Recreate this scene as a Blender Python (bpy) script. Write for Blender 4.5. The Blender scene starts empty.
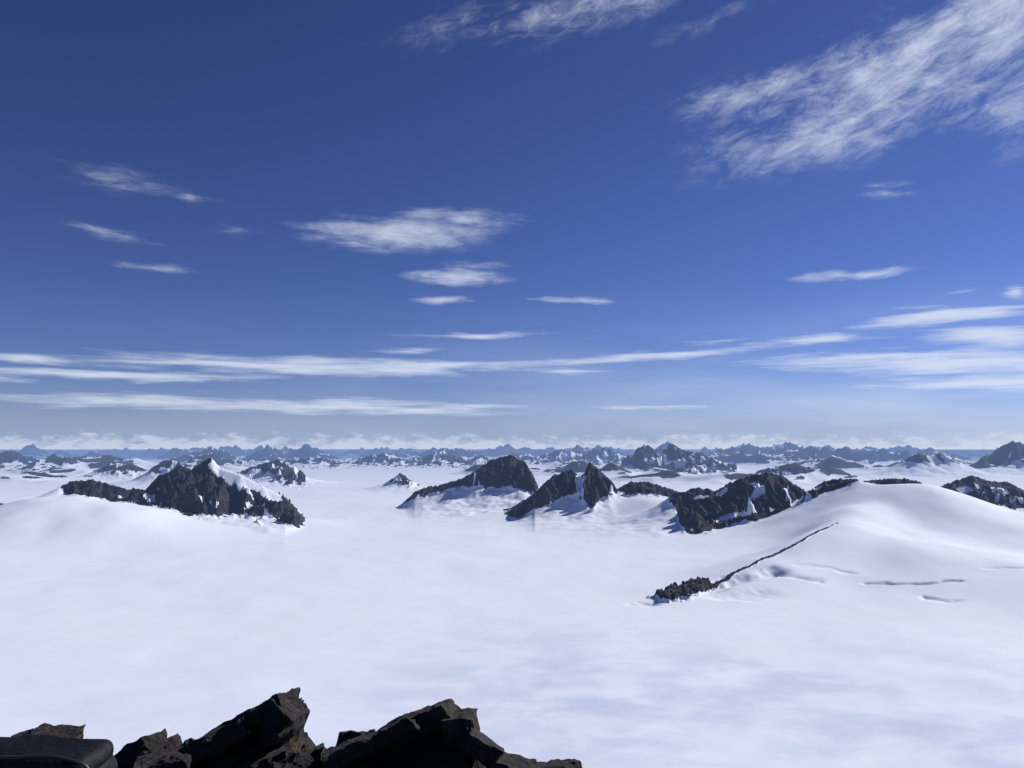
import bpy, bmesh, math, random
import numpy as np
from mathutils import Vector, Matrix, noise as mnoise
random.seed(7); rng=np.random.default_rng(7)
H=450.0; F=760.0; TH=math.radians(4.81); CT,ST=math.cos(TH),math.sin(TH)
sc=bpy.context.scene
def P(px,py,D):
    u=(px-512)/F; v=(384-py)/F
    dy=CT-v*ST; dz=ST+v*CT
    return (D*u/dy, D, H+D*dz/dy)
def AE(px,py):
    x,y,z=P(px,py,1.0); z-=H
    return math.atan2(x,y), math.atan2(z,math.hypot(x,y))
def proj(X,Y,Z):
    dy=Y*CT+(Z-H)*ST
    dy=np.where(dy<1,1,dy)
    return 512+F*X/dy, 384-F*((Z-H)*CT-Y*ST)/dy

# ---------------- numpy noise
def pn(x,y,seed=0):
    xi=np.floor(x).astype(np.int64); yi=np.floor(y).astype(np.int64)
    fx=x-xi; fy=y-yi
    u=fx*fx*fx*(fx*(fx*6-15)+10); v=fy*fy*fy*(fy*(fy*6-15)+10)
    def g(ix,iy,dx,dy):
        h=(ix*374761393+iy*668265263+seed*974634777)&0xffffffff
        h=((h^(h>>13))*1274126177)&0xffffffff
        h=h^(h>>16)
        a=h*(2*math.pi/4294967296.0)
        return np.cos(a)*dx+np.sin(a)*dy
    n00=g(xi,yi,fx,fy); n10=g(xi+1,yi,fx-1,fy); n01=g(xi,yi+1,fx,fy-1); n11=g(xi+1,yi+1,fx-1,fy-1)
    return ((n00*(1-u)+n10*u)*(1-v)+(n01*(1-u)+n11*u)*v)*1.5
def fbm(x,y,o,seed=0,gain=0.5):
    s=0;a=1;t=0
    for i in range(o):
        s=s+a*pn(x,y,seed+i); t+=a; a*=gain; x=x*2.03+17.1; y=y*2.03-9.7
    return s/t
def ridged(x,y,o,seed=0,gain=0.5):
    s=0;a=1;t=0
    for i in range(o):
        s=s+a*(1-np.abs(pn(x,y,seed+i))*1.6); t+=a; a*=gain; x=x*2.1+7.3; y=y*2.1-3.1
    return s/t
def sst(a,b,x):
    t=np.clip((x-a)/(b-a),0,1); return t*t*(3-2*t)
def blur(a,k,axis):
    pad=[(0,0),(0,0)]; pad[axis]=(k+1,k)
    c=np.cumsum(np.pad(a,pad,mode='edge'),axis=axis)
    n=a.shape[axis]; w=2*k+1
    return (np.take(c,range(w,w+n),axis=axis)-np.take(c,range(0,n),axis=axis))/w

# ---------------- terrain grid (polar)
azs=np.concatenate([np.arange(-62,-37,0.6),np.arange(-37,37,0.052),np.arange(37,62.1,0.6)])*math.pi/180
rs=np.concatenate([np.linspace(8,900,70),np.arange(912,1900,11),np.arange(1900,3300,6),np.arange(3300,7200,9),
   np.arange(7200,16000,32), np.geomspace(16000,60000,230), np.geomspace(61500,260000,22)])
A,R=np.meshgrid(azs,rs)
X=(R*np.sin(A)); Y=(R*np.cos(A))
NR,NC=X.shape
def polymask(pts,reach):
    pts=np.array(pts)
    return (X>pts[:,0].min()-reach)&(X<pts[:,0].max()+reach)&(Y>pts[:,1].min()-reach)&(Y<pts[:,1].max()+reach)
def seg_eval(x,y,pts,profs):
    best=[np.zeros_like(x) for _ in profs]; dm=np.full_like(x,1e9)
    for a,b in zip(pts[:-1],pts[1:]):
        ax,ay,az_=a; bx,by,bz=b
        ex,ey=bx-ax,by-ay; L2=ex*ex+ey*ey
        t=np.clip(((x-ax)*ex+(y-ay)*ey)/L2,0,1)
        d=np.hypot(x-ax-t*ex,y-ay-t*ey)
        z=az_+t*(bz-az_)
        for i,pf in enumerate(profs): best[i]=np.maximum(best[i],pf(z,d))
        dm=np.minimum(dm,d)
    return best,dm

hs3=np.zeros_like(X)
def hill(pxpts,w,p=3):
    pts=[P(*q) for q in pxpts]
    m=polymask(pts,w*3.2)
    (v,),_=seg_eval(X[m],Y[m],pts,[lambda z,d: z*np.exp(-(d/w)**2)])
    hs3[m]+=v**p
hill([(-260,524,3900),(-120,516,3900),(-20,512,3950),(55,494,4000),(95,500,4000),(150,514,4150)],520)
hill([(130,545,3500),(170,548,3400)],260)
hill([(150,508,4500),(215,500,4550),(285,517,4550)],260)
hill([(846,503,3750),(880,499,3650),(925,496,3600)],330)
hill([(915,498,3600),(960,509,3500)],520)
hill([(960,512,3500),(1000,523,3400),(1045,528,3300),(1180,532,3200),(1400,540,3000)],800)
hill([(930,548,2750),(1010,568,2450),(1100,578,2300)],420)
hill([(858,508,3350),(838,526,2960),(775,557,2650),(712,585,2450),(680,604,2280)],215)
hill([(640,526,4400),(700,528,4300),(800,512,4050),(850,499,3800)],230)
hill([(425,505,5800),(470,490,5800),(530,490,5800)],330)
hill([(520,514,4950),(590,501,4900),(660,500,4700),(700,508,4500)],300)
hill([(930,502,5600),(980,497,5600),(1060,500,5600)],500)
P5=hs3**(1/3.0)
for _ in range(3): P5=blur(blur(P5,14,1),7,0)
und=20*fbm(X/2400,Y/2400,3,11)+19*fbm(X/600,Y/700,3,21)*(0.45+sst(0.05,0.5,P5/250))*(0.5+0.5*sst(1300,2600,R))+1.8*fbm(X/200,Y/300,3,31)*sst(900,1500,R)
und*= (1-0.6*sst(7000,20000,R))
tot=P5**5
mf=R>7500
xf=X[mf];yf=Y[mf];rf=R[mf]
msk=sst(0.04,0.34,fbm(xf/5200,yf/5200,2,77))
rg=np.clip(ridged(xf/3300,yf/3300,4,91,0.45)-0.5,0,1)*2.1
amp=np.interp(rf,[8000,15000,25000,40000,60000],[150,320,600,640,420])
farh=np.zeros_like(X); farh[mf]=amp*rg**1.2*(0.03+msk)*sst(7800,12000,rf)*(1-sst(50000,62000,rf))
tot+=farh**5

rock=np.zeros_like(X); label=np.zeros(X.shape,np.int32)
ND=[]
def nun(name,D,ridge,base,L,jag=12,rough=0.5,patches=(),gully=110,bn=5):
    ND.append(dict(name=name,pts=[P(px,py,(dd[0] if dd else D)) for px,py,*dd in ridge],base=base,L=L,jag=jag,rough=rough,patches=patches,gully=gully,bn=bn))
nun('rocky_nunatak',4550,[(60,488,4250),(72,481,4300),(92,480,4320),(120,487,4350),(145,493,4400),(158,477),(172,472),(180,466),(190,469),(200,463),(211,456),(220,466),(240,472),(262,484),(282,495),(296,509),(308,524)],
    [(50,484),(66,494),(80,499),(130,507),(160,514),(185,518),(205,514),(235,512),(265,515),(290,521),(309,527)],240,
    patches=[(236,476,30,9.0,-28),(268,492,18,6,-27),(150,500,4,9,60),(214,501,5,4,0)],jag=12,rough=.55)
nun('rocky_nunatak',5800,[(396,510),(415,491),(428,486),(442,484),(462,479),(478,469),(490,459),(502,456),(514,455),(524,461),(532,474),(539,489)],
    [(395,508),(420,495),(445,490),(475,486),(495,486),(520,489),(536,493)],270,patches=[(468,492,22,4,20)],bn=3,jag=13,rough=.55)
nun('rocky_nunatak',4950,[(497,521),(515,508),(532,498),(545,484),(556,475),(572,471),(580,478),(584,475),(590,462),(600,473),(610,481),(617,492),(630,484),(650,484),(668,489),(680,493)],
    [(495,521),(520,516),(545,508),(560,500),(575,494),(583,499),(592,508),(604,500),(616,494),(630,496),(655,499),(680,499)],225,
    patches=[(580,487,4,13,8),(548,510,26,5,24)],bn=4,jag=12,rough=.55)
nun('rocky_nunatak',4300,[(676,493),(700,487),(718,491),(728,484),(742,479),(755,475),(768,473),(784,477),(797,486),(806,494,4200),(826,482,4000),(842,480,3900),(854,484,3800)],
    [(672,505),(683,530),(690,534),(712,532),(735,527),(760,524),(775,521),(795,516),(815,511),(835,501),(858,490)],215,
    patches=[(738,517,24,3,12),(700,498,9,2,10),(797,507,9,5,40),(722,493,8,2.5,30),(757,487,9,2,-20),(818,492,8,3,20)],jag=12,rough=.55)
nun('rocky_nunatak',3850,[(866,484),(885,479),(905,479),(920,483)],[(862,488),(890,489),(922,487)],120,jag=6,bn=2)
nun('rocky_nunatak',5600,[(935,492),(952,482),(972,476),(988,481),(1008,482),(1025,492),(1060,503)],[(930,494),(960,496),(985,504),(1010,512),(1040,516)],250,
    patches=[(965,489,8,3,0),(1000,491,10,3,-15)],jag=12,rough=.5)
nun('rocky_nunatak',4400,[(-60,500),(-20,502),(2,503),(18,509)],[(-70,514),(0,515),(20,516)],90,jag=6,bn=2)
RIB=[(838,522,2990),(815,530,2860),(790,541,2740),(765,553,2640),(738,566,2540),(712,577,2450),(690,583,2370),(664,598,2280)]
nun('distant_mountain',14000,[(630,462),(645,444),(655,449),(668,441),(684,450),(700,453),(716,461),(732,470)],[(625,464),(650,470),(690,474),(735,472)],360,jag=50,gully=330,patches=[(672,462,8,2,0),(660,455,4,4,30)],bn=5)
nun('distant_mountain',26000,[(728,455),(745,442),(765,448),(788,441),(800,447),(818,456)],[(725,456),(770,458),(820,458)],700,jag=90,gully=600,bn=5)
nun('distant_mountain',10500,[(748,473),(770,467),(792,463),(815,468),(848,474)],[(745,474),(790,475),(848,476)],230,jag=14,gully=200,bn=3)
nun('distant_mountain',12000,[(905,460),(918,452),(930,455),(942,452),(958,461)],[(900,461),(960,462)],330,jag=20,gully=260,bn=3)
nun('distant_mountain',13000,[(980,462),(998,448),(1014,440),(1030,446),(1060,456)],[(975,462),(1060,464)],400,jag=30,gully=300,bn=5)
nun('distant_mountain',15500,[(-50,452),(-10,455),(12,450),(30,458),(52,468)],[(-50,466),(55,472)],480,jag=30,gully=300,patches=[(15,464,10,3,0)],bn=8)
nun('distant_mountain',11000,[(98,470),(112,463),(130,464),(150,470)],[(95,472),(150,474)],250,jag=15,gully=200,bn=4)
nun('distant_mountain',9500,[(236,473),(258,464),(278,459),(286,466),(300,482)],[(232,473),(262,474),(285,484),(303,484)],280,jag=18,gully=200,bn=4,patches=[(270,478,8,3,0)])
nun('distant_mountain',8200,[(384,484),(400,474),(418,485)],[(384,482),(402,486),(418,486)],140,jag=10,gully=130,bn=2)
nun('distant_mountain',9300,[(148,472),(164,460),(178,461),(192,472)],[(146,472),(190,473)],230,jag=15,gully=200,bn=3)
nun('distant_mountain',21000,[(505,462),(525,454),(540,458),(560,449),(582,455),(603,446),(622,457)],[(500,462),(625,464)],560,jag=80,gully=450,bn=7)
nun('distant_mountain',19000,[(340,466),(362,457),(382,452),(400,460),(425,457),(440,450),(462,461),(480,456),(495,463)],[(335,464),(495,465)],480,jag=60,gully=400,bn=8)
nun('distant_mountain',17000,[(60,462),(80,456),(110,459),(135,457)],[(55,464),(135,464)],450,jag=35,gully=400,bn=8)
nun('distant_mountain',18000,[(195,463),(215,457),(235,460),(300,459),(320,455),(340,463)],[(190,464),(340,464)],420,jag=50,gully=400,bn=8)
nun('distant_mountain',17000,[(850,462),(866,459),(880,463)],[(850,462),(880,464)],300,jag=20,gully=300,bn=3)

for k,n in enumerate(ND,1):
    pts=n['pts'];L=n['L']; isf=n['name']=='distant_mountain'
    m=polymask(pts,L*5)
    x=X[m];y=Y[m]
    g=n['gully']*(1.0 if isf else 1.25)
    rn=ridged(x/g,y/g,4,100+k*7,0.40)
    wx=fbm(x/(g*1.4),y/(g*1.4),3,300+k)
    rough=n['rough']
    azr=[math.atan2(q[0],q[1]) for q in pts]; zr=[q[2] for q in pts]
    cap=np.interp(np.arctan2(x,y),azr,zr)
    # tapering ends: low crest -> short flanks
    Lf_=L*(1.0 if isf else np.clip(0.22+cap/190,0.22,1.0))
    def prough(z,d):
        dd=d*(1+rough*1.35*(0.62-rn)*2+0.5*wx)
        return z*np.exp(-(np.clip(dd,0,None)/(Lf_*1.15))**1.1)
    (vr,vs),dm=seg_eval(x,y,pts,[prough,lambda z,d: z*np.exp(-((d*(1+0.25*wx))/Lf_)**1.1)])
    if not isf:
        vr=np.minimum(vr,cap); vs=np.minimum(vs,cap)
    near=np.exp(-(dm/(L*1.1))**2)
    pxx,pyv=proj(x,y,vs)
    bx=[q[0] for q in n['base']]; by=[q[1] for q in n['base']]
    nb=fbm(x/(g*0.6),y/(g*0.6),3,700+k)
    def rmask(pyq,soft):
        r=0.5+(np.interp(pxx,bx,by)+nb*n['bn']*1.8-pyq)/soft
        r=np.clip(r,0,1)
        r=r*sst(bx[0]-6,bx[0]+1,pxx)*(1-sst(bx[-1]-1,bx[-1]+6,pxx))
        for (cx,cy,rx,ry,ro) in n['patches']:
            a=math.radians(ro); dx=pxx-cx; dy=-(pyq-cy)
            e=np.hypot((dx*math.cos(a)+dy*math.sin(a))/rx,(-dx*math.sin(a)+dy*math.cos(a))/ry)+nb*0.5
            r=r*sst(0.8,1.15,e)
        return r
    rs_=rmask(pyv,9.0)
    v=vs+(vr-vs)*rs_
    j=n['jag']*(ridged(x/(g*0.4),y/(g*0.4),4,500+k,0.45)-0.6)*1.9*near*rs_
    if not isf: j=j*np.clip(cap/150,0.1,1)
    v=np.clip(v+j,0,None)
    _,pyf=proj(x,y,v)
    r=rmask(pyf,2.4)*sst(0.0,0.2,rs_)
    sn=fbm(x/(g*0.7),y/(g*0.7),3,900+k)
    if isf: r=r*(1-0.95*sst(0.0,0.22,sn))
    else: r=r*(1-0.95*sst(.27,.36,sn)*sst(.15,.5,dm/L))*sst(4,12,v)
    tot[m]+=v**5
    rock[m]=np.maximum(rock[m],r*sst(0.6,0.8,v/(P5[m]+1)))
    lm=label[m]; lm[(r>0.02)&(v>P5[m]*0.6)]=k; label[m]=lm
Z=tot**0.2+und
dzr=np.gradient(Z,axis=0)/np.gradient(R,axis=0)
dza=np.gradient(Z,axis=1)/(R*np.gradient(A,axis=1))
slope=np.hypot(dzr,dza)
fr=sst(0.22,0.40,slope+0.42*fbm(X/900,Y/900,3,55))*sst(8000,10500,R)*sst(20,90,farh)
rock=np.maximum(rock,fr)
# rib
pts=[P(*q) for q in RIB]
m=polymask(pts,200); x=X[m];y=Y[m]
_,dm=seg_eval(x+22*fbm(x/110,y/110,3,47),y,pts,[])
wn=fbm(x/45,y/45,4,41)
pxx,_=proj(x,y,Z[m])
wid=np.interp(pxx,[655,672,700,712,740,800,840],[34,54,46,11,7,5.5,5])*(1+1.3*wn)
gap=np.where(pxx>708,sst(-0.4,-0.2,fbm(x/60,y/60,2,49)),1)
rr=(1-sst(0.7,1.1,dm/np.clip(wid,1.0,None)))*gap
Zm=Z[m]; Zm+=rr*(3+16*ridged(x/25,y/25,3,43)*np.interp(pxx,[655,700,720,840],[1.4,1.3,.35,.2])); Z[m]=Zm
rock[m]=np.maximum(rock[m],rr)
lm=label[m]; lm[rr>0.02]=len(ND)+1; label[m]=lm
def crev(pl,w,dep,var=1.0):
    pts=[P(*q) for q in pl]
    m=polymask(pts,220); x=X[m];y=Y[m]
    _,dm=seg_eval(x+14*fbm(x/80,y/80,2,5),y+40*fbm(x/90,y/90,3,6),pts,[])
    Zm=Z[m]; Zm-=dep*np.exp(-(dm/w)**2)*np.clip(0.8+var*fbm(x/110,y/110,2,8),0,2); Z[m]=Zm
crev([(706,588,2380),(722,578,2440),(745,574,2470),(775,570,2500)],34,24,.4)
crev([(722,598,2290),(760,596,2300)],48,12,.3)
crev([(785,572,2480),(820,575,2440)],20,7)
crev([(865,566,2400),(900,572,2360),(925,577,2320),(962,581,2290)],13,8)
crev([(930,592,2180),(962,600,2130)],13,7)
crev([(800,560,2560),(850,562,2520)],16,4)
crev([(990,560,2400),(1030,566,2380)],14,5)
crev([(632,606,2230),(655,607,2210)],16,8)
sm=446-0.85*R+ 22*fbm(X/90,Y/90,4,61)*sst(10,80,R)
sel=sm>Z
Z=np.where(R<900,np.maximum(Z,sm),Z)
rock=np.where(sel&(R<900),sst(-0.2,0.2,fbm(X/70,Y/70,3,65)+0.1),rock)

def build_mesh(name,verts,quads,attr,mat,smooth=True):
    me=bpy.data.meshes.new(name)
    me.vertices.add(len(verts)); me.vertices.foreach_set('co',verts.astype(np.float32).ravel())
    nf=len(quads)
    me.loops.add(nf*4); me.loops.foreach_set('vertex_index',quads.astype(np.int32).ravel())
    me.polygons.add(nf); me.polygons.foreach_set('loop_start',np.arange(0,nf*4,4,dtype=np.int32))
    me.polygons.foreach_set('loop_total',np.full(nf,4,np.int32))
    me.polygons.foreach_set('use_smooth',np.full(nf,smooth,bool))
    if attr is not None:
        at=me.attributes.new('rock','FLOAT','POINT'); at.data.foreach_set('value',attr.astype(np.float32).ravel())
    me.update(calc_edges=True)
    me.materials.append(mat)
    ob=bpy.data.objects.new(name,me); sc.collection.objects.link(ob)
    return ob

# ---------------- node helper
class NT:
    def __init__(s,nt): s.nt=nt
    def n(s,t,**kw):
        nd=s.nt.nodes.new(t)
        for k,v in kw.items():
            if k!='ins': setattr(nd,k,v)
        for k,v in kw.get('ins',{}).items():
            if isinstance(v,bpy.types.NodeSocket): s.nt.links.new(v,nd.inputs[k])
            else: nd.inputs[k].default_value=v
        return nd
    def m(s,op,a,b=0.0,c=0.0,clamp=False):
        nd=s.n('ShaderNodeMath',operation=op,ins={0:a,1:b,2:c}); nd.use_clamp=clamp; return nd.outputs[0]
    def v(s,op,a,b=(0,0,0)):
        nd=s.n('ShaderNodeVectorMath',operation=op,ins={0:a,1:b}); return nd.outputs['Value'] if op in('LENGTH','DOT_PRODUCT') else nd.outputs[0]
    def mr(s,x,a,b,c=0.0,d=1.0,t='SMOOTHSTEP'):
        return s.n('ShaderNodeMapRange',interpolation_type=t,ins={'Value':x,'From Min':a,'From Max':b,'To Min':c,'To Max':d}).outputs[0]
    def noise(s,vec,scale,detail=5,rough=0.55,dist=0.0):
        return s.n('ShaderNodeTexNoise',ins={'Vector':vec,'Scale':scale,'Detail':detail,'Roughness':rough,'Distortion':dist}).outputs[0]
    def mix(s,f,a,b,bt='MIX'):
        nd=s.n('ShaderNodeMix',data_type='RGBA',blend_type=bt)
        for i,v in ((0,f),(6,a),(7,b)):
            if isinstance(v,bpy.types.NodeSocket): s.nt.links.new(v,nd.inputs[i])
            else: nd.inputs[i].default_value=v
        return nd.outputs[2]
    def link(s,a,b): s.nt.links.new(a,b)
def newmat(name):
    m=bpy.data.materials.new(name); m.use_nodes=True; m.node_tree.nodes.clear(); return m,NT(m.node_tree)

# ---------------- terrain material
tm,N=newmat('snow_and_rock')
pos=N.n('ShaderNodeNewGeometry').outputs['Position']
att=N.n('ShaderNodeAttribute',attribute_name='rock').outputs['Fac']
dist=N.v('LENGTH',pos)
n1=N.noise(pos,0.03,5,0.62)
rk=N.mr(N.m('ADD',att,N.m('MULTIPLY',N.m('SUBTRACT',n1,0.5),0.8)),0.40,0.54)
rk=N.m('MULTIPLY',rk,N.mr(att,0.0,0.12))
strat=N.noise(N.v('MULTIPLY',pos,(0.012,0.012,0.05)),1.0,4,0.6,0.5)
rc=N.mix(N.mr(n1,0.32,0.68),(0.008,0.009,0.012,1),(0.044,0.045,0.050,1))
rc=N.mix(N.mr(strat,0.45,0.7,0.0,0.6),rc,(0.068,0.067,0.070,1))
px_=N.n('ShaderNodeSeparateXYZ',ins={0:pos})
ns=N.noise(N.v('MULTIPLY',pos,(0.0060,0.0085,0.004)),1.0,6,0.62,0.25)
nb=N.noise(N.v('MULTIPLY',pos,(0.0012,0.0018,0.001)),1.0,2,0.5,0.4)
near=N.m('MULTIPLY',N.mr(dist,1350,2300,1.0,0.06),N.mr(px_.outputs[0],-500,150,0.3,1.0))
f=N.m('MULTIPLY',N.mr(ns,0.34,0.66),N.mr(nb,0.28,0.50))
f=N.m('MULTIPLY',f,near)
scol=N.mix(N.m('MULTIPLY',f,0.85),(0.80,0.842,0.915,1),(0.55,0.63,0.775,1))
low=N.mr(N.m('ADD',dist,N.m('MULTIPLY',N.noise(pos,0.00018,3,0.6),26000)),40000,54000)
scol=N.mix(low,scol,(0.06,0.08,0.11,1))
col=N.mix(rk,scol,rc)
rgh=N.mr(rk,0,1,0.75,0.9)
hb=N.m('ADD',N.m('MULTIPLY',N.m('MULTIPLY',n1,rk),22.0),N.m('MULTIPLY',ns,1.3))
bp=N.n('ShaderNodeBump',ins={'Strength':0.9,'Distance':1.0,'Height':hb}).outputs[0]
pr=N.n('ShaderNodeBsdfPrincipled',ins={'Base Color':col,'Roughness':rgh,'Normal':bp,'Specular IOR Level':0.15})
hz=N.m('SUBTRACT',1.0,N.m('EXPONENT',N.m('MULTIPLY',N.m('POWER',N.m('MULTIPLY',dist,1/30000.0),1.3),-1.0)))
em=N.n('ShaderNodeEmission',ins={'Color':(0.20,0.305,0.59,1),'Strength':1.0})  # aerial haze painted onto the terrain as blue glow, stronger with distance
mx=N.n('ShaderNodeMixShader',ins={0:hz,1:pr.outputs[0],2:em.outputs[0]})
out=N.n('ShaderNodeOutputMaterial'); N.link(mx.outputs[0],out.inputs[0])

V=np.stack([X,Y,Z],-1).reshape(-1,3); att_=rock.ravel()
ii=(np.arange(NR-1)[:,None]*NC+np.arange(NC-1)[None,:]).ravel()
Q=np.stack([ii,ii+1,ii+NC+1,ii+NC],-1)
Lf=label.ravel()[Q].max(axis=1)
names=['icefield_terrain']+[n['name'] for n in ND]+['rock_rib']
for k,nm in enumerate(names):
    q=Q[Lf==k]
    if len(q)==0: continue
    u,inv=np.unique(q,return_inverse=True)
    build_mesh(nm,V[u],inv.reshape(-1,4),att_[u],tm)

# ---------------- foreground outcrop
rm,N=newmat('lichen_rock')
tc=N.n('ShaderNodeTexCoord').outputs['Object']
a1=N.noise(tc,2.2,4,0.65); a2=N.noise(tc,7.0,8,0.72,0.5); a3=N.noise(tc,34.0,5,0.7)
c=N.mix(N.mr(a1,0.3,0.7),(0.018,0.017,0.019,1),(0.066,0.056,0.049,1))
c=N.mix(N.m('MULTIPLY',N.mr(a2,0.53,0.65),0.75),c,(0.14,0.072,0.034,1))
c=N.mix(N.m('MULTIPLY',N.mr(a3,0.58,0.68),0.5),c,(0.20,0.19,0.17,1))
c=N.mix(N.m('MULTIPLY',N.mr(a3,0.46,0.34),0.85),c,(0.006,0.006,0.007,1))
hb=N.m('ADD',N.m('MULTIPLY',a2,0.12),N.m('MULTIPLY',a3,0.035))
bp=N.n('ShaderNodeBump',ins={'Strength':1.0,'Distance':1.0,'Height':hb}).outputs[0]
pr=N.n('ShaderNodeBsdfPrincipled',ins={'Base Color':c,'Roughness':0.75,'Normal':bp,'Specular IOR Level':0.4})
out=N.n('ShaderNodeOutputMaterial'); N.link(pr.outputs[0],out.inputs[0])
crest=[(-300,775),(-100,760),(0,748),(35,734),(60,730),(80,740),(110,764),(130,764),(165,757),(200,743),(240,724),(265,713),(284,708),(300,714),(315,734),(325,744),(345,744),(365,731),(400,723),(425,713),(445,713),(455,724),(468,720),(478,732),(490,747),(515,763),(545,770),(575,777),(640,805),(900,930)]
cp=[P(a,b,5.0) for a,b in crest]
cx=np.array([q[0] for q in cp]); cz=np.array([q[2] for q in cp])-H
gs=0.02
gx=np.arange(-5.5,3.5,gs); gy=np.arange(-2.5,9,gs)
GX,GY=np.meshgrid(gx,gy)
def facet(x,y,s,seed,tilt,off):
    x=x+0.25*s*fbm(x/s,y/s,2,seed+5)
    xs=x/s; ys=y/(s*0.75)
    xi=np.floor(xs).astype(np.int64); yi=np.floor(ys).astype(np.int64)
    bd=np.full(x.shape,1e9); bz=np.zeros(x.shape)
    def hsh(a,b,c):
        h=(a*374761393+b*668265263+c*974634777+seed*12345)&0xffffffff
        h=((h^(h>>13))*1274126177)&0xffffffff
        return ((h^(h>>16))&0xffffff)/16777216.0
    for dx in(-1,0,1):
        for dy in(-1,0,1):
            a=xi+dx;b=yi+dy
            px=a+hsh(a,b,1); py=b+hsh(a,b,2)
            d=(xs-px)**2+(ys-py)**2
            z=(hsh(a,b,3)-0.5)*off+((xs-px)*(hsh(a,b,4)-0.2)+(ys-py)*(hsh(a,b,5)-0.5))*tilt
            w=d<bd; bd=np.where(w,d,bd); bz=np.where(w,z,bz)
    return bz
crz=np.interp(GX*5.0/np.clip(GY,3.9,5.2),cx,cz)
floor_=-1.78-np.clip(GY-3.8,0,None)*1.1
ridge_=np.where(GY<5,crz-0.75*(5-GY),crz-1.3*(GY-5)-0.03)
GZ=np.maximum(np.where(GY>3.3,ridge_,-9),floor_)
GZ=GZ+facet(GX,GY,0.42,3,0.16,0.10)+facet(GX,GY,0.16,9,0.06,0.035)+0.012*fbm(GX/0.08,GY/0.08,3,2)
nr,nc=GX.shape
ii=(np.arange(nr-1)[:,None]*nc+np.arange(nc-1)[None,:]).ravel()
Qg=np.stack([ii,ii+1,ii+nc+1,ii+nc],-1)
outcrop=build_mesh('summit_rock_outcrop',np.stack([GX,GY,GZ+H],-1).reshape(-1,3),Qg,None,rm,smooth=False)
def gz(x,y):
    i=int(round((y-gy[0])/gs)); j=int(round((x-gx[0])/gs))
    return GZ[max(0,min(nr-1,i)),max(0,min(nc-1,j))]
bm=bmesh.new()
def slab(c,l,w,h,rz,tx,ty):
    b=bmesh.new()
    for sx in(-1,1):
        for sy in(-1,1):
            for sz in(-1,1):
                b.verts.new(Vector((sx*random.uniform(.6,1)*l/2,sy*random.uniform(.55,1)*w/2,sz*random.uniform(.6,1)*h/2)))
    for i in range(7):
        b.verts.new(Vector((random.choice((-1,1))*random.uniform(.2,1.05)*l/2,random.choice((-1,1))*random.uniform(.2,1)*w/2,random.choice((-1,1))*random.uniform(.8,1.1)*h/2)))
    bmesh.ops.convex_hull(b,input=b.verts)
    bmesh.ops.delete(b,geom=[v for v in b.verts if not v.link_faces],context='VERTS')
    bmesh.ops.triangulate(b,faces=b.faces)
    for it in range(4):
        es=[e for e in b.edges if e.calc_length()>0.035]
        if not es or len(b.verts)>2500: break
        bmesh.ops.subdivide_edges(b,edges=es,cuts=1)
        bmesh.ops.triangulate(b,faces=b.faces)
    off=Vector((random.random()*50,0,0))
    for v in b.verts:
        q=v.co
        lay=mnoise.noise(Vector((q.x*4,q.y*4,q.z*60))+off)
        v.co=q+mnoise.noise_vector(q*8+off)*0.022+mnoise.noise_vector(q*24+off)*0.013+Vector((q.x,q.y,0)).normalized()*lay*0.014
    M=Matrix.Translation(c)@Matrix.Rotation(rz,4,'Z')@Matrix.Rotation(ty,4,'Y')@Matrix.Rotation(tx,4,'X')
    b.transform(M)
    me=bpy.data.meshes.new('t'); b.to_mesh(me); bm.from_mesh(me); bpy.data.meshes.remove(me); b.free()
for i in range(300):
    px=random.uniform(-60,565); D=random.uniform(4.0,5.1)
    x=(px-512)/F*1.035*D
    z=gz(x,D)
    big=random.random()**3
    l=0.10+0.36*big; h=0.045+0.10*big
    slab(Vector((x,D,H+z-0.01)),l,l*random.uniform(.5,.8),h,random.uniform(-.9,.9),random.uniform(-.5,.3),-random.uniform(-0.1,0.75))
for (px,py,D,l,w,h,rz,tx,ty) in [(254,723,4.9,.62,.4,.15,.1,-.3,-.5),(283,720,4.85,.3,.35,.2,-.2,-.2,-.9),(222,740,4.8,.5,.4,.12,.2,-.3,-.45),
    (420,724,4.9,.5,.4,.13,.1,-.2,-.35),(388,738,4.7,.45,.4,.10,-.1,-.3,-.5),(460,729,4.8,.22,.3,.16,0,-.1,-.2),(482,747,4.7,.3,.3,.13,0,-.2,.6),
    (350,751,4.6,.35,.3,.10,.3,-.2,-.3),(55,741,4.6,.26,.3,.10,0,0,-.1),(515,767,4.7,.35,.3,.08,0,0,.3),(165,762,4.6,.4,.3,.08,0,0,-.3)]:
    x,y,z=P(px,py,D); slab(Vector((x,y,z)),l,w,h,rz,tx,ty)
me=bpy.data.meshes.new('boulders'); bm.to_mesh(me); bm.free(); me.materials.append(rm)
ob=bpy.data.objects.new('loose_slabs',me); sc.collection.objects.link(ob); ob.parent=outcrop

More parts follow.
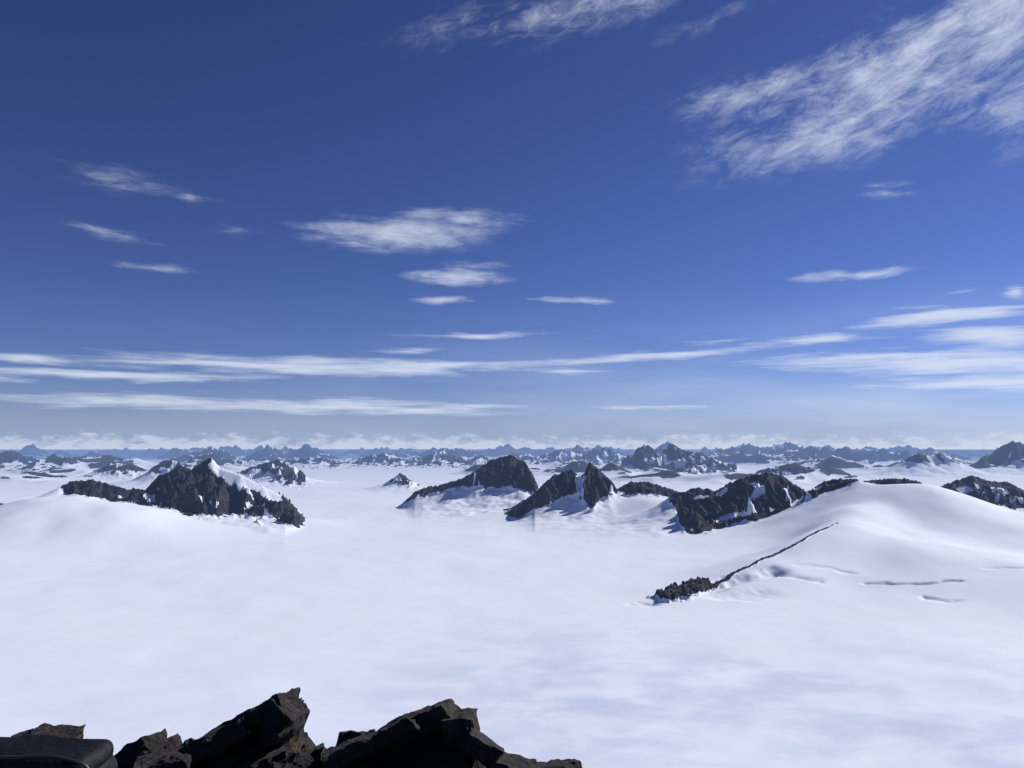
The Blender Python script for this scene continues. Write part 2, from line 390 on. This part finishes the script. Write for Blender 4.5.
# ---------------- backpack
fm,N=newmat('black_nylon')
tc=N.n('ShaderNodeTexCoord').outputs['Object']
wr=N.noise(tc,7,4,0.6)
bp=N.n('ShaderNodeBump',ins={'Strength':0.6,'Distance':1.0,'Height':N.m('MULTIPLY',wr,0.05)}).outputs[0]
pr=N.n('ShaderNodeBsdfPrincipled',ins={'Base Color':(0.005,0.005,0.007,1),'Roughness':0.65,'Normal':bp,'Specular IOR Level':0.25})
out=N.n('ShaderNodeOutputMaterial'); N.link(pr.outputs[0],out.inputs[0])
pm,N=newmat('webbing_trim')
pr=N.n('ShaderNodeBsdfPrincipled',ins={'Base Color':(0.02,0.021,0.025,1),'Roughness':0.4})
out=N.n('ShaderNodeOutputMaterial'); N.link(pr.outputs[0],out.inputs[0])
pack=bpy.data.objects.new('backpack',None); sc.collection.objects.link(pack)
xr,yr,zt=P(114,741,3.4); xl=xr-0.78
pack.location=((xl+xr)/2,3.42,zt-0.265)
pack.rotation_euler=(0.05,0.02,-0.05)
def part(name,me,mat):
    me.materials.append(mat); o=bpy.data.objects.new(name,me); sc.collection.objects.link(o); o.parent=pack; return o
def rbox(sx,sy,sz,c=(0,0,0),taper=0.0,r=0.06,noi=0.006):
    b=bmesh.new(); bmesh.ops.create_cube(b,size=1)
    for v in b.verts:
        t=1-taper*(v.co.z+.5); v.co=Vector((v.co.x*sx*t,v.co.y*sy*t,v.co.z*sz))
    bmesh.ops.bevel(b,geom=list(b.edges),offset=r,segments=6,affect='EDGES',profile=0.5)
    bmesh.ops.subdivide_edges(b,edges=[e for e in b.edges if e.calc_length()>0.08],cuts=6,use_grid_fill=True)
    for v in b.verts: v.co+=mnoise.noise_vector(v.co*6)*noi; v.co+=Vector(c)
    me=bpy.data.meshes.new('p'); b.to_mesh(me); b.free()
    for p in me.polygons:p.use_smooth=True
    return me
part('main_body',rbox(.78,.32,.45,(0,0,0),0.06,0.11,0.02),fm)
part('front_pocket',rbox(.52,.10,.26,(-.02,-.185,-.05),0.05,0.045),fm)
part('top_lid',rbox(.70,.26,.09,(-.01,0,.20),0.03,0.044,0.014),fm)
def tube(name,pts,r,mat):
    cu=bpy.data.curves.new(name,'CURVE'); cu.dimensions='3D'; cu.bevel_depth=r; cu.bevel_resolution=3
    s=cu.splines.new('BEZIER'); s.bezier_points.add(len(pts)-1)
    for bpnt,p in zip(s.bezier_points,pts): bpnt.co=p; bpnt.handle_left_type=bpnt.handle_right_type='AUTO'
    cu.materials.append(mat); o=bpy.data.objects.new(name,cu); sc.collection.objects.link(o); o.parent=pack
tube('piping',[(-.33,-.11,.235),(0,-.12,.245),(.28,-.11,.24),(.345,-.10,.20),(.375,-.12,.10),(.385,-.12,-.18)],.008,pm)
tube('grab_handle',[(-.09,-.06,.23),(-.06,-.09,.235),(.03,-.09,.235),(.05,-.06,.23)],.009,pm)
tube('compression_strap',[(.2,-.14,.2),(.2,-.25,.0),(.2,-.18,-.2)],.010,pm)
tube('zipper',[(-.26,-.235,.02),(-.02,-.245,.05),(.22,-.235,.02)],.005,pm)

# ---------------- sun + world
SUN_AZ=math.radians(60); SUN_EL=math.radians(36)
sd=Vector((math.sin(SUN_AZ)*math.cos(SUN_EL),math.cos(SUN_AZ)*math.cos(SUN_EL),math.sin(SUN_EL)))
sl=bpy.data.lights.new('sun','SUN'); sl.energy=4.5; sl.angle=math.radians(0.5); sl.color=(1,.975,.95)
so=bpy.data.objects.new('sun',sl); so.rotation_euler=(-sd).to_track_quat('-Z','Y').to_euler(); sc.collection.objects.link(so)
wd=bpy.data.worlds.new('World'); sc.world=wd; wd.use_nodes=True; wd.node_tree.nodes.clear(); N=NT(wd.node_tree)
wd.cycles.sampling_method='MANUAL'; wd.cycles.sample_map_resolution=256
sky=N.n('ShaderNodeTexSky'); sky.sky_type='NISHITA'; sky.sun_disc=False; sky.sun_elevation=SUN_EL; sky.sun_rotation=SUN_AZ
sky.altitude=2000; sky.air_density=1.0; sky.dust_density=0.3; sky.ozone_density=3.0
dirv=N.v('NORMALIZE',N.n('ShaderNodeTexCoord').outputs['Generated'])
sp=N.n('ShaderNodeSeparateXYZ',ins={0:dirv})
az=N.m('ARCTAN2',sp.outputs[0],sp.outputs[1]); el=N.m('ARCSINE',sp.outputs[2])
C0=N.n('ShaderNodeCombineXYZ',ins={0:az,1:el}).outputs[0]
nd=N.n('ShaderNodeTexNoise',ins={'Vector':N.v('MULTIPLY',C0,(9,40,1)),'Scale':1.0,'Detail':3.0,'Roughness':0.6}).outputs['Color']
C=N.v('ADD',C0,N.v('MULTIPLY',N.v('SUBTRACT',nd,(.5,.5,.5)),(0.10,0.017,0)))
def cloud(px,py,rx,ry,rot=0,s=1.0):
    a,e=AE(px,py); kx=1.45*rx/F*math.cos(a)**1.5; ky=1.75*ry/F*math.cos(a)
    v=N.v('SUBTRACT',C,(a,e,0))
    if rot:
        v=N.n('ShaderNodeVectorRotate',rotation_type='Z_AXIS',ins={'Vector':v,'Angle':math.radians(-rot)}).outputs[0]
    d=N.v('LENGTH',N.v('MULTIPLY',v,(1/kx,1/ky,0)))
    return N.mr(d,1.0,0.0,0.0,s*1.0,'LINEAR')
def union(lst):
    r=lst[0]
    for q in lst[1:]: r=N.m('MAXIMUM',r,q)
    return r
streaks=[(300,366,230,8,0,1),(110,374,190,5,0,1),(420,368,120,9,0,1),(655,356,165,5,2.5,1),(560,371,60,4,0,.8),
 (160,402,210,8,0,.9),(340,406,200,8,-1,1),(450,408,90,5,0,.8),(650,406,120,3,0,.75),(25,357,60,5,0,.9),(475,335,80,3,1,.75),(420,350,60,4,0,.7),
 (940,316,100,8,0,1),(1000,338,80,13,-4,1.1),(825,339,65,5,0,1),(940,362,170,12,-2,1.1),(990,383,130,10,0,1),(1018,292,24,9,0,1),(960,293,45,5,3,.7),
 (1080,350,100,25,0,.9),(-80,370,120,10,0,.9),(850,357,120,6,0,.9),(730,340,40,3,0,.6)]
puffs=[(400,233,92,15,3,.95),(455,219,65,9,0,.75),(455,277,52,7,0,.95),(440,300,24,4,0,.8),(578,301,32,4,-5,.85),(848,274,58,5,0,.9),(485,264,38,4,0,.6),
 (105,234,50,6,-4,.52),(120,181,58,12,0,.5),(162,268,38,4,0,.5),(188,197,30,4,0,.4),(888,184,20,4,0,.6),(880,195,32,5,-8,.42),(235,232,40,6,0,.3)]
big=[(905,76,215,48,13,.80),(990,35,130,52,20,.90),(845,112,100,20,8,.62),(770,86,110,18,6,.55),(560,14,170,20,6,.44),(610,0,90,18,0,.5),(1100,60,150,60,0,.8),(710,22,80,9,12,.3)]
M1=union([cloud(*q) for q in streaks]); M2=union([cloud(*q) for q in puffs]); M3=union([cloud(*q) for q in big])
nA=N.noise(N.v('MULTIPLY',C0,(6,85,1)),1.0,6,0.64,0.3)
nB=N.noise(N.v('MULTIPLY',C0,(20,80,1)),1.0,6,0.66,0.4)
Cr=N.n('ShaderNodeVectorRotate',rotation_type='Z_AXIS',ins={'Vector':C0,'Angle':math.radians(-14)}).outputs[0]
nC=N.noise(N.v('MULTIPLY',Cr,(24,62,1)),1.0,8,0.74,0.5)
nC2=N.noise(N.v('MULTIPLY',Cr,(7,18,1)),1.0,2,0.5,0.4)
d1=N.mr(N.m('MULTIPLY_ADD',N.m('SUBTRACT',nA,.5),1.8,M1),0.16,1.05)
d1=N.m('MULTIPLY',d1,N.mr(M1,0,0.3))
d2=N.mr(N.m('MULTIPLY_ADD',N.m('SUBTRACT',nB,.5),1.4,M2),0.06,1.2)
d2=N.m('MULTIPLY',d2,N.mr(M2,0,0.4))
nCC=N.m('ADD',N.m('MULTIPLY',N.m('SUBTRACT',nC,.5),1.8),N.m('MULTIPLY',N.m('SUBTRACT',nC2,.5),1.5))
d3=N.m('MULTIPLY',N.mr(N.m('ADD',nCC,M3),0.05,1.35),N.mr(M3,0,0.45))
dens=N.m('MAXIMUM',N.m('MAXIMUM',N.m('MULTIPLY',d1,.80),N.m('MULTIPLY',d2,.76)),N.m('MULTIPLY',d3,.80))
veil=N.m('MULTIPLY',N.mr(N.noise(N.v('MULTIPLY',C0,(2.5,14,1)),1.0,4,.55),.3,.75),N.m('MULTIPLY',N.mr(el,0.22,0.03),N.mr(az,-.5,.5,.06,.42)))
dens=N.m('MAXIMUM',dens,veil)
_,e0=AE(512,452); _,e1=AE(512,428)
nh=N.noise(N.v('MULTIPLY',C0,(42,100,1)),1.0,5,.62)
nl=N.noise(N.v('MULTIPLY',C0,(6,5,1)),1.0,1,.5)
band=N.m('MULTIPLY',N.mr(el,e1,e0,0.0,1.2,'LINEAR'),N.mr(nl,.3,.6,.75,1.05))
cu=N.m('MULTIPLY',N.mr(N.m('MULTIPLY_ADD',N.m('SUBTRACT',nh,.5),2.1,band),.33,.9),.8)
cu=N.m('MULTIPLY',cu,N.mr(band,0.0,0.2))
s1=N.n('ShaderNodeGamma',ins={0:N.mix(1.0,sky.outputs[0],(.1,.1,.1,1),'MULTIPLY'),1:1.22}).outputs[0]
s2=N.mix(1.0,s1,(5.7,5.6,8.3,1),'MULTIPLY')
hzf=N.mr(el,0.06,0.0,0.0,0.7)
s2=N.mix(hzf,s2,(2.8,3.9,6.3,1))
c=N.mix(cu,s2,(6.0,6.7,8.2,1))
c=N.mix(dens,c,(7.2,7.9,9.3,1))
bg=N.n('ShaderNodeBackground',ins={'Color':c,'Strength':0.1})
out=N.n('ShaderNodeOutputWorld'); N.link(bg.outputs[0],out.inputs[0])

cam=bpy.data.cameras.new('camera'); co=bpy.data.objects.new('camera',cam); sc.collection.objects.link(co)
co.location=(0,0,H); co.rotation_euler=(math.radians(90)+TH,0,0)
cam.sensor_width=36; cam.lens=F/1024*36; cam.clip_start=0.1; cam.clip_end=500000
sc.camera=co
sc.view_settings.view_transform='Standard'; sc.view_settings.look='None'; sc.view_settings.exposure=0
print('verts',NR*NC)
